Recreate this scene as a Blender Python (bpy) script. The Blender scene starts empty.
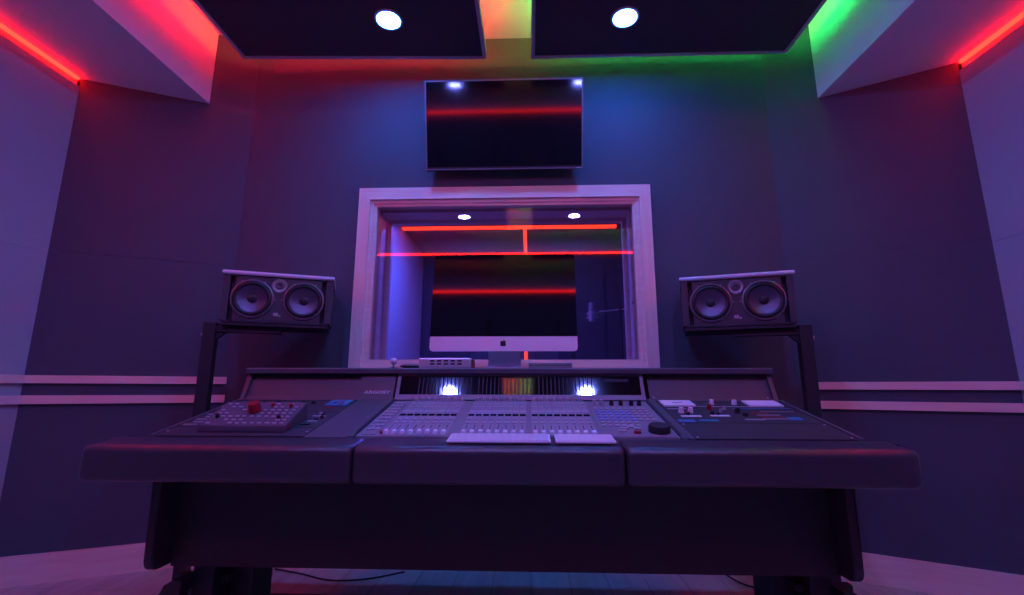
import bpy, bmesh, math, random
from mathutils import Matrix, Vector, Euler
random.seed(4)
PI = math.pi
E = 0.945                       # camera height above the floor (m)
S = bpy.context.scene
COL = S.collection

# ------------------------------------------------------------------ materials
def mat(name, color, rough=0.5, metal=0.0, spec=0.5, noise=None, bump=None, coat=0.0):
    m = bpy.data.materials.new(name); m.use_nodes = True
    nt = m.node_tree; b = nt.nodes['Principled BSDF']
    b.inputs['Base Color'].default_value = (*color, 1)
    b.inputs['Roughness'].default_value = rough
    b.inputs['Metallic'].default_value = metal
    b.inputs['Specular IOR Level'].default_value = spec
    b.inputs['Coat Weight'].default_value = coat
    tc = nt.nodes.new('ShaderNodeTexCoord')
    if noise:                                   # (scale, amount)
        n = nt.nodes.new('ShaderNodeTexNoise'); n.inputs['Scale'].default_value = noise[0]
        n.inputs['Detail'].default_value = 4
        nt.links.new(tc.outputs['Object'], n.inputs['Vector'])
        r = nt.nodes.new('ShaderNodeMapRange')
        r.inputs['To Min'].default_value = 1 - noise[1]; r.inputs['To Max'].default_value = 1 + noise[1]
        nt.links.new(n.outputs['Fac'], r.inputs['Value'])
        mx = nt.nodes.new('ShaderNodeVectorMath'); mx.operation = 'SCALE'
        mx.inputs[0].default_value = color
        nt.links.new(r.outputs['Result'], mx.inputs['Scale'])
        nt.links.new(mx.outputs['Vector'], b.inputs['Base Color'])
    if bump:                                    # (scale, strength)
        n = nt.nodes.new('ShaderNodeTexNoise'); n.inputs['Scale'].default_value = bump[0]
        n.inputs['Detail'].default_value = 3
        nt.links.new(tc.outputs['Object'], n.inputs['Vector'])
        bp = nt.nodes.new('ShaderNodeBump'); bp.inputs['Strength'].default_value = bump[1]
        bp.inputs['Distance'].default_value = 0.002
        nt.links.new(n.outputs['Fac'], bp.inputs['Height'])
        nt.links.new(bp.outputs['Normal'], b.inputs['Normal'])
    return m

def wood(name, c1, c2, axis_scale, rough=0.5):
    m = bpy.data.materials.new(name); m.use_nodes = True
    nt = m.node_tree; b = nt.nodes['Principled BSDF']
    b.inputs['Roughness'].default_value = rough
    tc = nt.nodes.new('ShaderNodeTexCoord'); mp = nt.nodes.new('ShaderNodeMapping')
    mp.inputs['Scale'].default_value = axis_scale
    nt.links.new(tc.outputs['Object'], mp.inputs['Vector'])
    n = nt.nodes.new('ShaderNodeTexNoise'); n.inputs['Scale'].default_value = 1
    n.inputs['Detail'].default_value = 6; n.inputs['Distortion'].default_value = 0.6
    nt.links.new(mp.outputs['Vector'], n.inputs['Vector'])
    cr = nt.nodes.new('ShaderNodeValToRGB')
    cr.color_ramp.elements[0].position = 0.35; cr.color_ramp.elements[0].color = (*c1, 1)
    cr.color_ramp.elements[1].position = 0.65; cr.color_ramp.elements[1].color = (*c2, 1)
    nt.links.new(n.outputs['Fac'], cr.inputs['Fac'])
    # knots
    mp2 = nt.nodes.new('ShaderNodeMapping'); mp2.inputs['Scale'].default_value = (2.3, 2.3, 4.5)
    nt.links.new(tc.outputs['Object'], mp2.inputs['Vector'])
    v = nt.nodes.new('ShaderNodeTexVoronoi'); v.inputs['Scale'].default_value = 1.0
    nt.links.new(mp2.outputs['Vector'], v.inputs['Vector'])
    kr = nt.nodes.new('ShaderNodeValToRGB')
    kr.color_ramp.elements[0].position = 0.03; kr.color_ramp.elements[0].color = (0.35, 0.35, 0.35, 1)
    kr.color_ramp.elements[1].position = 0.07; kr.color_ramp.elements[1].color = (1, 1, 1, 1)
    nt.links.new(v.outputs['Distance'], kr.inputs['Fac'])
    mx = nt.nodes.new('ShaderNodeMix'); mx.data_type = 'RGBA'; mx.blend_type = 'MULTIPLY'
    mx.inputs['Factor'].default_value = 1
    nt.links.new(cr.outputs['Color'], mx.inputs['A']); nt.links.new(kr.outputs['Color'], mx.inputs['B'])
    nt.links.new(mx.outputs['Result'], b.inputs['Base Color'])
    return m

def emit(name, color, strength):
    m = bpy.data.materials.new(name); m.use_nodes = True
    nt = m.node_tree; nt.nodes.remove(nt.nodes['Principled BSDF'])
    e = nt.nodes.new('ShaderNodeEmission')
    e.inputs['Color'].default_value = (*color, 1); e.inputs['Strength'].default_value = strength
    nt.links.new(e.outputs[0], nt.nodes['Material Output'].inputs['Surface'])
    return m

def plank_floor():
    m = bpy.data.materials.new('laminate_floor'); m.use_nodes = True
    nt = m.node_tree; b = nt.nodes['Principled BSDF']; b.inputs['Roughness'].default_value = 0.32
    tc = nt.nodes.new('ShaderNodeTexCoord'); mp = nt.nodes.new('ShaderNodeMapping')
    mp.inputs['Rotation'].default_value = (0, 0, PI/2)
    nt.links.new(tc.outputs['Object'], mp.inputs['Vector'])
    br = nt.nodes.new('ShaderNodeTexBrick')
    br.inputs['Color1'].default_value = (.52, .47, .43, 1); br.inputs['Color2'].default_value = (.46, .41, .37, 1)
    br.inputs['Mortar'].default_value = (.28, .25, .22, 1); br.inputs['Scale'].default_value = 1
    br.inputs['Brick Width'].default_value = 1.2; br.inputs['Row Height'].default_value = .19
    br.inputs['Mortar Size'].default_value = .003
    nt.links.new(mp.outputs['Vector'], br.inputs['Vector'])
    mp2 = nt.nodes.new('ShaderNodeMapping'); mp2.inputs['Scale'].default_value = (26, 2.2, 1)
    nt.links.new(tc.outputs['Object'], mp2.inputs['Vector'])
    n = nt.nodes.new('ShaderNodeTexNoise'); n.inputs['Scale'].default_value = 1; n.inputs['Detail'].default_value = 6
    nt.links.new(mp2.outputs['Vector'], n.inputs['Vector'])
    r = nt.nodes.new('ShaderNodeMapRange'); r.inputs['To Min'].default_value = .6; r.inputs['To Max'].default_value = 1.35
    nt.links.new(n.outputs['Fac'], r.inputs['Value'])
    mx = nt.nodes.new('ShaderNodeVectorMath'); mx.operation = 'SCALE'
    nt.links.new(br.outputs['Color'], mx.inputs[0]); nt.links.new(r.outputs['Result'], mx.inputs['Scale'])
    nt.links.new(mx.outputs['Vector'], b.inputs['Base Color'])
    return m

def glass(name, refl=0.08):
    m = bpy.data.materials.new(name); m.use_nodes = True
    nt = m.node_tree; nt.nodes.remove(nt.nodes['Principled BSDF'])
    t = nt.nodes.new('ShaderNodeBsdfTransparent'); t.inputs['Color'].default_value = (.9, .92, .92, 1)
    g = nt.nodes.new('ShaderNodeBsdfGlossy'); g.inputs['Roughness'].default_value = 0.0
    f = nt.nodes.new('ShaderNodeFresnel'); f.inputs['IOR'].default_value = 1.5
    a = nt.nodes.new('ShaderNodeMath'); a.operation = 'ADD'; a.inputs[1].default_value = refl
    nt.links.new(f.outputs[0], a.inputs[0])
    mx = nt.nodes.new('ShaderNodeMixShader')
    nt.links.new(a.outputs[0], mx.inputs[0]); nt.links.new(t.outputs[0], mx.inputs[1]); nt.links.new(g.outputs[0], mx.inputs[2])
    nt.links.new(mx.outputs[0], nt.nodes['Material Output'].inputs['Surface'])
    return m

M = dict(
    cloth=mat('dark_wall_fabric', (.092, .104, .135), .95, spec=.1, noise=(3, .06), bump=(900, .3)),
    pale=mat('pale_wall_panel', (.44, .43, .46), .8, spec=.2, noise=(1.5, .02)),
    white=mat('white_paint', (.74, .73, .76), .75, spec=.2, noise=(1.5, .02)),
    floor=plank_floor(),
    pine=wood('pine_board', (.90, .56, .50), (.95, .68, .60), (3, 3, 40)),
    pine_v=wood('pine_upright', (.90, .56, .50), (.95, .68, .60), (50, 50, 3)),
    cloud=mat('black_ceiling_fabric', (.085, .075, .085), .95, spec=.1, bump=(700, .3)),
    alu_frame=mat('satin_frame', (.6, .58, .62), .45, .3),
    desk=mat('charcoal_laminate', (.075, .07, .085), .5, noise=(30, .08)),
    desk_dark=mat('black_laminate', (.03, .028, .035), .6, noise=(25, .15)),
    leather=mat('black_leatherette', (.040, .036, .045), .30, spec=.6, bump=(260, .5)),
    steel=mat('black_steel', (.035, .033, .04), .45, .3),
    plastic=mat('black_plastic', (.02, .02, .024), .4),
    console=mat('grey_console_panel', (.20, .19, .22), .45, noise=(60, .05)),
    console2=mat('pale_console_band', (.27, .26, .30), .45),
    display=mat('dark_display', (.01, .01, .015), .15, spec=.6),
    knob=mat('grey_knob', (.35, .33, .36), .4),
    button=mat('pale_button', (.38, .36, .40), .45),
    button_b=mat('blue_button', (.2, .3, .62), .4),
    white_pl=mat('white_plastic', (.76, .75, .79), .4),
    keycap=mat('white_keycap', (.66, .65, .69), .45),
    red=mat('red_plastic', (.30, .008, .02), .4),
    alu=mat('aluminium', (.72, .71, .73), .38, .65),
    screen=mat('black_glass', (.004, .004, .006), .05, spec=.55),
    tv_screen=mat('television_glass', (.004, .004, .006), .07, spec=.6),
    meter=mat('meter_glass', (.006, .006, .008), .05, spec=.5),
    meter_bar=mat('meter_divider', (.022, .018, .03), .5, spec=.3),
    logo=mat('logo_black', (.015, .015, .015), .3),
    silver=mat('silver_print', (.45, .43, .47), .4, .4),
    wedge_top=mat('dark_grey_panel', (.075, .07, .10), .45, noise=(80, .1)),
    cone=mat('woofer_cone', (.11, .11, .15), .32, .6, bump=(300, .4)),
    ring=mat('driver_ring', (.20, .19, .22), .35, .5),
    rubber=mat('rubber', (.015, .015, .017), .55),
    cap_top=mat('pale_top_plate', (.62, .60, .66), .4),
    spk=mat('speaker_baffle', (.055, .05, .06), .45, noise=(40, .1)),
    grey=mat('grey_metal', (.30, .29, .31), .45, .4),
    cyan=mat('cyan_panel', (.03, .20, .38), .4),
    glass=glass('window_glass', .12),
    dark_booth=mat('booth_dark_fabric', (.09, .085, .12), .95, spec=.1, noise=(3, .08)),
    rear=mat('rear_wall_cloth', (.075, .07, .085), .95, spec=.1),
    green=mat('green_mark', (.15, .6, .12), .4),
)
M['led_red'] = emit('red_led', (1, .0030, .0018), 46)            # bare strip, side walls
M['led_rear'] = emit('red_rear_led', (1, .010, .006), 20)
M['led_wash_red'] = emit('red_led_cove', (1, .004, .035), 80)
M['led_wash_green'] = emit('green_led_cove', (.002, 1, .15), 41)
M['lamp_front'] = emit('cool_lamp_front', (.026, .185, 1), 370)
M['lamp'] = emit('cool_lamp', (.15, .175, 1), 780)
M['booth_led'] = emit('booth_red_led', (1, .035, .02), 3)
M['unseen_booth_lamp'] = emit('unseen_booth_lamp', (.07, .085, 1.0), 520)

M['meter'].node_tree.nodes['Principled BSDF'].inputs['IOR'].default_value = 2.05
# ------------------------------------------------------------------ mesh builder
class MB:
    """collects shapes in one bmesh; T is applied to everything that is added"""
    def __init__(self, T=None):
        self.bm = bmesh.new(); self.T = T or Matrix()
    def _add(self, verts, faces):
        vs = [self.bm.verts.new(self.T @ Vector(v)) for v in verts]
        out = []
        for f in faces:
            try: out.append(self.bm.faces.new([vs[i] for i in f]))
            except ValueError: pass
        return vs, out
    def box(self, x0, x1, y0, y1, z0, z1, bevel=0, R=None, seg=2):
        b = bmesh.new()
        P = [(x, y, z) for x in (x0, x1) for y in (y0, y1) for z in (z0, z1)]
        vs = [b.verts.new(p) for p in P]
        for f in ((0,1,3,2),(4,6,7,5),(0,4,5,1),(2,3,7,6),(0,2,6,4),(1,5,7,3)):
            b.faces.new([vs[i] for i in f])
        if bevel: bmesh.ops.bevel(b, geom=b.edges[:], offset=bevel, segments=seg, affect='EDGES', profile=.6)
        self._merge(b, R); return self
    def _merge(self, b, R=None):
        m = self.T @ R if R is not None else self.T
        b.verts.ensure_lookup_table(); b.verts.index_update()
        vs = [self.bm.verts.new(m @ v.co) for v in b.verts]
        for f in b.faces:
            self.bm.faces.new([vs[v.index] for v in f.verts])
        b.free()
    def prism(self, pts, axis, a, b_, bevel=0, R=None):
        """polygon pts (2d) extruded along axis 'x','y' or 'z' from a to b_"""
        def P(p, t):
            return {'x': (t, p[0], p[1]), 'y': (p[0], t, p[1]), 'z': (p[0], p[1], t)}[axis]
        n = len(pts); b = bmesh.new()
        A = [b.verts.new(P(p, a)) for p in pts]; B = [b.verts.new(P(p, b_)) for p in pts]
        b.faces.new(A[::-1]); b.faces.new(B)
        for i in range(n): b.faces.new([A[i], A[(i+1) % n], B[(i+1) % n], B[i]])
        if bevel:
            bmesh.ops.bevel(b, geom=b.edges[:], offset=bevel, segments=2, affect='EDGES')
        self._merge(b, R); return self
    def lathe(self, prof, n=32, R=None):
        """profile (r, h) turned about local z"""
        b = bmesh.new(); rings = []
        for r, h in prof:
            if r < 1e-6: rings.append([b.verts.new((0, 0, h))])
            else: rings.append([b.verts.new((r*math.cos(2*PI*k/n), r*math.sin(2*PI*k/n), h)) for k in range(n)])
        for i in range(len(rings)-1):
            A, B = rings[i], rings[i+1]
            for k in range(n):
                k2 = (k+1) % n
                if len(A) == 1 and len(B) == 1: continue
                if len(A) == 1: b.faces.new([A[0], B[k2], B[k]])
                elif len(B) == 1: b.faces.new([A[k], A[k2], B[0]])
                else: b.faces.new([A[k], A[k2], B[k2], B[k]])
        self._merge(b, R); return self
    def tube(self, pts, r, n=10, caps=True):
        pts = [Vector(p) for p in pts]; rings = []; b = bmesh.new(); N = len(pts)
        up = None
        for i, p in enumerate(pts):
            d = (pts[min(i+1, N-1)] - pts[max(i-1, 0)]).normalized()
            if up is None:
                up = Vector((0, 0, 1)) if abs(d.z) < .9 else Vector((1, 0, 0))
            s = d.cross(up).normalized(); u = s.cross(d).normalized(); up = u
            rr = r[i] if isinstance(r, (list, tuple)) else r
            rings.append([b.verts.new(p + rr*(math.cos(2*PI*k/n)*s + math.sin(2*PI*k/n)*u)) for k in range(n)])
        for i in range(N-1):
            for k in range(n):
                b.faces.new([rings[i][k], rings[i][(k+1) % n], rings[i+1][(k+1) % n], rings[i+1][k]])
        if caps: b.faces.new(rings[0][::-1]); b.faces.new(rings[-1])
        self._merge(b); return self
    def build(self, name, material, parent=None, smooth=False, label=None):
        bmesh.ops.recalc_face_normals(self.bm, faces=self.bm.faces[:])
        me = bpy.data.meshes.new(name); self.bm.to_mesh(me); self.bm.free()
        me.materials.append(M[material] if isinstance(material, str) else material)
        if smooth:
            for p in me.polygons: p.use_smooth = True
            me.set_sharp_from_angle(angle=math.radians(38))
        o = bpy.data.objects.new(name, me); COL.objects.link(o)
        if parent is not None: o.parent = parent
        if label: o['label'] = label
        return o

def tag(o, label=None, cat=None, group=None, kind=None):
    if label: o['label'] = label
    if cat: o['category'] = cat
    if group: o['group'] = group
    if kind: o['kind'] = kind
    return o
def thing(name, label, cat, loc=(0,0,0), rz=0, group=None, kind=None):
    o = bpy.data.objects.new(name, None); COL.objects.link(o); o.empty_display_size = .05
    o.location = loc; o.rotation_euler = (0, 0, rz)
    return tag(o, label, cat, group, kind)
def copy_tree(o, parent=None):
    c = o.copy(); COL.objects.link(c)
    if parent is not None: c.parent = parent
    for ch in list(o.children): copy_tree(ch, c)
    return c
def struct(o): o['kind'] = 'structure'; return o
def TR(x, y, z): return Matrix.Translation((x, y, z))
def RX(a): return Matrix.Rotation(a, 4, 'X')
def RY(a): return Matrix.Rotation(a, 4, 'Y')
def RZ(a): return Matrix.Rotation(a, 4, 'Z')

# ------------------------------------------------------------------ the room
YF = 2.76                       # far wall plane
YR = -.56                       # rear wall plane
CZ = E + 2.27                   # ceiling
XL, XR = -2.61, 2.275           # white side walls
CL, CR = (-1.80, YF), (1.49, YF)      # corners of far wall and angled walls
PL, PR = (XL, 2.386), (XR, 2.333)     # corners of angled and side walls
BZ = E + 1.735                  # underside of the bulkheads
BZL, BZR = E + 1.768, E + 1.705
SEAM = E + .73

struct(MB().box(-3.2, 2.9, YR-.3, 6.6, -.06, 0).build('floor', 'floor'))
struct(MB().box(-3.2, 2.9, YR-.3, YF+.4, CZ, CZ+.08).build('ceiling', 'white'))
# far wall with the window opening
WX0, WX1, WZ0, WZ1 = -.985, .665, E+.122, E+1.145
w = MB()
w.box(CL[0]-.1, WX0, YF, YF+.34, 0, CZ).box(WX1, CR[0]+.1, YF, YF+.34, 0, CZ)
w.box(WX0, WX1, YF, YF+.34, 0, WZ0).box(WX0, WX1, YF, YF+.34, WZ1, CZ)
struct(w.build('wall_far', 'cloth'))

def along(a, b, name, mat_, z0, z1, thick, s0=0, s1=None, off=0, gap=None):
    """board standing along the line a-b, its face on the line moved by off into the room"""
    d = Vector((b[0]-a[0], b[1]-a[1])); L = d.length; d.normalize()
    n = Vector((d.y, -d.x))                      # points into the room when going left to right
    s1 = L if s1 is None else s1
    A = Vector(a) + d*s0 + n*off; B = Vector(a) + d*s1 + n*off
    m = MB()
    zs = [(z0, z1)] if gap is None else [(z0, gap-.0009), (gap+.0009, z1)]
    for (q0, q1) in zs:
        m.prism([tuple(A), tuple(B), tuple(B - n*thick), tuple(A - n*thick)], 'z', q0, q1)
    if gap is not None:
        A2, B2 = A - n*.003, B - n*.003
        m.prism([tuple(A2), tuple(B2), tuple(B2 - n*(thick-.012)), tuple(A2 - n*(thick-.012))], 'z', gap-.003, gap+.003)
    return struct(m.build(name, mat_))
along(PL, CL, 'wall_far_left', 'cloth', 0, CZ, .12, gap=SEAM)
along(CR, PR, 'wall_far_right', 'cloth', 0, CZ, .12, gap=SEAM)
along((XL, YR), PL, 'wall_left', 'pale', 0, BZL-.05, .1, gap=SEAM-.02)
along(PR, (XR, YR), 'wall_right', 'pale', 0, BZR-.05, .1, gap=SEAM-.02)
# recessed upper band of the side walls, behind the light strips
along((XL-.02, YR), (XL-.02, PL[1]), 'wall_left_upper', 'pale', BZL-.05, BZL+.02, .08)
along((XR+.02, PR[1]), (XR+.02, YR), 'wall_right_upper', 'pale', BZR-.05, BZR+.02, .08)
w = MB().box(-3.2, 2.9, YR-.14, YR, 0, CZ)
for k in range(7): w.box(-2.5+.7*k, -1.84+.7*k, YR, YR+.05, .15, E+1.45, .008)
struct(w.build('wall_rear', 'rear'))
# bulkheads along both sides of the ceiling
BLX, BRX = -2.026, 1.725
struct(MB().prism([(-2.75, YR), (BLX, YR), (BLX, 2.72), (-2.75, 2.72)], 'z', BZL, CZ).build('ceiling_left', 'white'))
struct(MB().prism([(BRX, YR), (2.42, YR), (2.42, 2.72), (BRX, 2.72)], 'z', BZR, CZ).build('ceiling_right', 'white'))

struct(MB().box(XL, XR, YR, YR+.002, BZ+.045, CZ).build('wall_rear_upper', 'pale'))
# skirting boards and the two pine rails on each side
def boards(a, b, side, n0, s0=0, s1=None, zsh=0):
    along(a, b, 'baseboard_'+side, 'pine', 0, .135, .018, s0, s1, off=.018)
    return
boards(PL, CL, 'far_left', 0); boards(CR, PR, 'far_right', 0)
boards((XL, YR), PL, 'left', 0); boards(PR, (XR, YR), 'right', 0)
along(CL, CR, 'baseboard_far', 'pine', 0, .135, .018, off=.018)
tr = 1
for (z0, z1) in ((E+.020, E+.061), (E-.085, E-.042)):
    along(PL, CL, 'trim_%d' % tr, 'pine', z0, z1, .02, 0, .912, off=.02); tr += 1
    along((XL, YR), PL, 'trim_%d' % tr, 'pine', z0, z1, .02, off=.02); tr += 1
for (z0, z1) in ((E-.004, E+.036), (E-.106, E-.064)):
    along(CR, PR, 'trim_%d' % tr, 'pine', z0, z1, .02, .09, None, off=.02); tr += 1
    along(PR, (XR, YR), 'trim_%d' % tr, 'pine', z0, z1, .02, off=.02); tr += 1

# light strips
tag(MB().box(XL-.015, XL+.004, YR+.01, PL[1]-.012, BZL-.014, BZL-.002).build('light_strip', 'led_red'),
    'thin red light strip glowing under the left bulkhead above the pale side wall', 'light strip')
tag(MB().box(XR-.004, XR+.015, YR+.01, PR[1]-.012, BZR-.014, BZR-.002).build('light_strip', 'led_red'),
    'thin red light strip glowing under the right bulkhead above the pale side wall', 'light strip')
tag(MB().box(XL+.03, XR-.03, YR+.003, YR+.016, BZ+.022, BZ+.040).build('light_strip', 'led_rear'),
    'red light strip across the rear wall, mirrored in the television and window glass', 'light strip')

# ------------------------------------------------------------------ ceiling clouds
def cloud(x0, x1, y0, ya, yb, z, led, label, inner):
    """hung fabric panel; its far edge runs from (x0, ya) to (x1, yb)"""
    cx, cy = (x0+x1)/2, (y0+(ya+yb)/2)/2
    t = thing('ceiling_panel', label, 'ceiling panel', (cx, cy, z))
    T = TR(-cx, -cy, 0); w = .022
    fy = lambda x: ya + (yb-ya)*(x-x0)/(x1-x0)
    def bar(m, xa, xb, d0, d1, h0, h1):          # bar that follows the far edge, d0..d1 behind it
        m.prism([(xa, fy(xa)-d1), (xb, fy(xb)-d1), (xb, fy(xb)-d0), (xa, fy(xa)-d0)], 'z', h0, h1)
    m = MB(T); m.prism([(x0+w, y0+w), (x1-w, y0+w), (x1-w, fy(x1-w)-w), (x0+w, fy(x0+w)-w)], 'z', .006, .065)
    m.build('panel', 'cloud', t)
    m = MB(T); bar(m, x0, x1, 0, w, 0, .07); m.box(x0, x1, y0, y0+w, 0, .07, .002)
    m.prism([(x0, y0+w), (x0+w, y0+w), (x0+w, fy(x0+w)-w), (x0, fy(x0)-w)], 'z', 0, .07)
    m.prism([(x1-w, y0+w), (x1, y0+w), (x1, fy(x1)-w), (x1-w, fy(x1-w)-w)], 'z', 0, .07)
    m.build('frame', 'alu_frame', t)
    for hx in (x0+.2, x1-.2):
        for hy in (y0+.3, ya-.3):
            MB(T).tube([(hx, hy, .064), (hx, hy, CZ-z)], .004, 8).build('hanger_rod', 'steel', t)
    m = MB(T); h0, h1 = .0705, .086
    el, er = (.13, .022) if inner < 0 else (.022, .13)
    bar(m, x0+el+.015, x1-er-.015, .130, .145, h0, h0+.010)
    m.box(x0+el, x0+el+.012, y0+.03, fy(x0)-.05, h0, h1).box(x1-er-.012, x1-er, y0+.03, fy(x1)-.05, h0, h1)
    m.build('light_strip', led, t, label=('red' if 'red' in led else 'green')+' light strip glowing on top of the panel')
    return t
CZ0 = E + 2.0
LX0, LX1, RX0, RX1 = -1.765, -.261, .016, 1.565
cloud(LX0, LX1, -.30, 2.550, 2.605, CZ0, 'led_wash_red', 'black fabric ceiling panel hung on the left with a red glow behind it', 1)
cloud(RX0, RX1, -.30, 2.612, 2.620, CZ0, 'led_wash_green', 'black fabric ceiling panel hung on the right with a green glow behind it', -1)

def make_downlight():
    t = thing('downlight', '', 'ceiling light', (0, 0, 0), group='downlights in the ceiling panels')
    MB().lathe([(.064, .004), (.064, -.003), (.074, -.004), (.077, .0), (.077, .004)], 40).build('trim_ring', 'alu_frame', t, True)
    MB().lathe([(0, -.002), (.063, -.002), (.063, .004), (0, .004)], 40).build('lens', 'lamp', t)
    return t
dl = make_downlight()
DLX = (-.775, .530)
first = True
for y, tl in ((2.27, 'nearest the far wall'), (.22, None)):
    for x, sd in ((DLX[0], 'left'), (DLX[1], 'right')):
        o = dl if first else copy_tree(dl); first = False
        o.location = (x, y+(.03 if x > 0 and y > 2 else 0), CZ0+.002)
        lens = [c for c in o.children if c.name.startswith('lens')][0]
        lens.data = lens.data.copy(); lens.data.materials[0] = M['lamp_front' if y > 2 else 'lamp']
        if tl: o['label'] = 'round bright downlight in the %s black ceiling panel near the far wall' % sd
        else: o['label'] = 'round downlight overhead in the %s ceiling panel close to the rear wall' % sd

# ------------------------------------------------------------------ window between the rooms
win = thing('window_1', 'wide control room window in a broad pine casing', None, ((WX0+WX1)/2, YF, WZ0), kind='structure')
wcx = (WX0+WX1)/2; T = TR(-wcx, -YF, -WZ0)
OX0, OX1, OZ0, OZ1 = -1.055, .733, E+.045, E+1.220
y0, y1 = YF-.022, YF
m = MB(T)
def quad(m, p, y0, y1): m.prism(p, 'y', y0, y1)
quad(m, [(OX0, OZ1), (OX1, OZ1), (WX1, WZ1), (WX0, WZ1)], y0, y1)
quad(m, [(OX0, OZ0), (WX0, WZ0), (WX1, WZ0), (OX1, OZ0)], y0, y1)
m.build('casing', 'pine', win)
m = MB(T)
quad(m, [(OX0, OZ0), (OX0, OZ1), (WX0, WZ1), (WX0, WZ0)], y0, y1)
quad(m, [(OX1, OZ0), (WX1, WZ0), (WX1, WZ1), (OX1, OZ1)], y0, y1)
m.build('casing', 'pine_v', win)
def ring(m, x0, x1, z0, z1, w_, ya, yb):
    m.box(x0, x1, ya, yb, z1-w_, z1).box(x0, x1, ya, yb, z0, z0+w_)
    m.box(x0, x0+w_, ya, yb, z0+w_, z1-w_).box(x1-w_, x1, ya, yb, z0+w_, z1-w_)
m = MB(T); ring(m, WX0, WX1, WZ0, WZ1, .022, YF-.006, YF+.34); m.build('reveal_lining', 'pine', win)
m = MB(T); ring(m, WX0+.022, WX1-.022, WZ0+.022, WZ1-.022, .018, YF+.002, YF+.022)
m.build('glazing_bead', 'pine', win)
m = MB(T); ring(m, WX0+.022, WX1-.022, WZ0+.022, WZ1-.022, .020, YF+.10, YF+.13)
m.build('glazing_bead', 'pine', win)
m = MB(T); ring(m, WX0+.022, WX1-.022, WZ0+.022, WZ1-.022, .026, YF+.29, YF+.33)
m.build('rear_frame', 'pine', win)
MB(T).box(WX0+.025, WX1-.025, YF+.024, YF+.030, WZ0+.025, WZ1-.025).build('glass_pane', 'glass', win)

# ------------------------------------------------------------------ the recording booth behind the glass
BY0, BY1 = YF+.35, 5.15; BX0, BX1 = -1.20, .98; BC = E + 1.485
struct(MB().box(BX0-.1, BX0, BY0, BY1+.1, 0, BC+.05).build('wall_booth_left', 'white'))
struct(MB().box(BX1, BX1+.1, BY0, BY1+.1, 0, BC+.05).build('wall_booth_right', 'dark_booth'))
w = MB().box(BX0, BX1, BY1, BY1+.1, 0, BC+.05)
for k in range(4): w.box(BX0+.03+.55*k, BX0+.55+.55*k, BY1-.03, BY1, .15, E+1.1, .006)
struct(w.build('wall_booth_far', 'dark_booth'))
struct(MB().box(BX0-.1, BX1+.1, BY0, BY1+.1, BC, BC+.08).build('ceiling_booth', 'dark_booth'))
sx = -.045
tag(MB().box(BX0+.01, .80, 4.21, 4.25, BC-.024, BC-.001).build('light_strip', 'booth_led'),
    'red light strip across the ceiling of the booth behind the window', 'light strip')
tag(MB().box(sx-.017, sx+.017, 4.255, BY1-.035, BC-.014, BC-.001).build('light_strip', 'booth_led'),
    'short red light strip running back along the booth ceiling', 'light strip')
tag(MB().box(sx-.017, sx+.017, BY1-.045, BY1-.031, .1, BC-.016).build('light_strip', 'booth_led'),
    'upright red light strip on the far booth wall, seen below the computer', 'light strip')
t = thing('downlight', 'unseen round blue lamp added under the booth ceiling to light its left wall', 'ceiling light', (-.55, 3.75, BC))  # added lamp, hidden above the window, turns the booth's left wall blue
MB().lathe([(.09, 0), (.09, -.006), (.105, -.007), (.105, 0)], 32).build('trim_ring', 'alu_frame', t, True)
MB().lathe([(0, -.004), (.089, -.004), (.089, 0), (0, 0)], 32).build('lens', 'unseen_booth_lamp', t)
# microphone on a boom stand
mx, my, mz = .60, 4.55, E + .72
t = thing('microphone_stand', 'black boom stand in the booth holding the studio microphone', 'microphone stand', (mx+.27, my, 0))
T = TR(-(mx+.27), -my, 0)
MB(T).tube([(mx+.27, my, .03), (mx+.27, my, mz+.03)], .011).build('pole', 'steel', t, True)
MB(T).lathe([(0, 0), (.10, 0), (.10, .015), (.02, .03), (0, .03)], 32, R=TR(mx+.27, my, 0)).build('base', 'steel', t, True)
MB(T).tube([(mx+.064, my, mz+.005), (mx+.36, my-.05, mz+.03)], .009).build('boom', 'alu', t, True)
MB(T).lathe([(0, -.02), (.02, -.02), (.02, .02), (0, .02)], 16, R=TR(mx+.27, my-.025, mz+.028) @ RY(PI/2)).build('clamp', 'steel', t, True)
t = thing('studio_microphone', 'large studio microphone in a shock mount behind the right of the glass', 'microphone', (mx, my, mz))
MB().lathe([(0, -.09), (.032, -.09), (.036, -.08), (.036, .005), (0, .005)], 24).build('body', 'alu', t, True)
MB().lathe([(0, .10), (.022, .097), (.037, .085), (.038, .007), (0, .006)], 24).build('grille', 'grey', t, True)
m = MB()
for zz in (-.055, -.01):
    m.tube([(.06*math.cos(a*PI/12), .06*math.sin(a*PI/12), zz) for a in range(25)], .004, 8, False)
for k in range(4):
    a = PI/4+k*PI/2; m.tube([(.06*math.cos(a), .06*math.sin(a), -.055), (.06*math.cos(a), .06*math.sin(a), -.01)], .003, 6)
m.build('shock_mount', 'alu', t, True)

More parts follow.
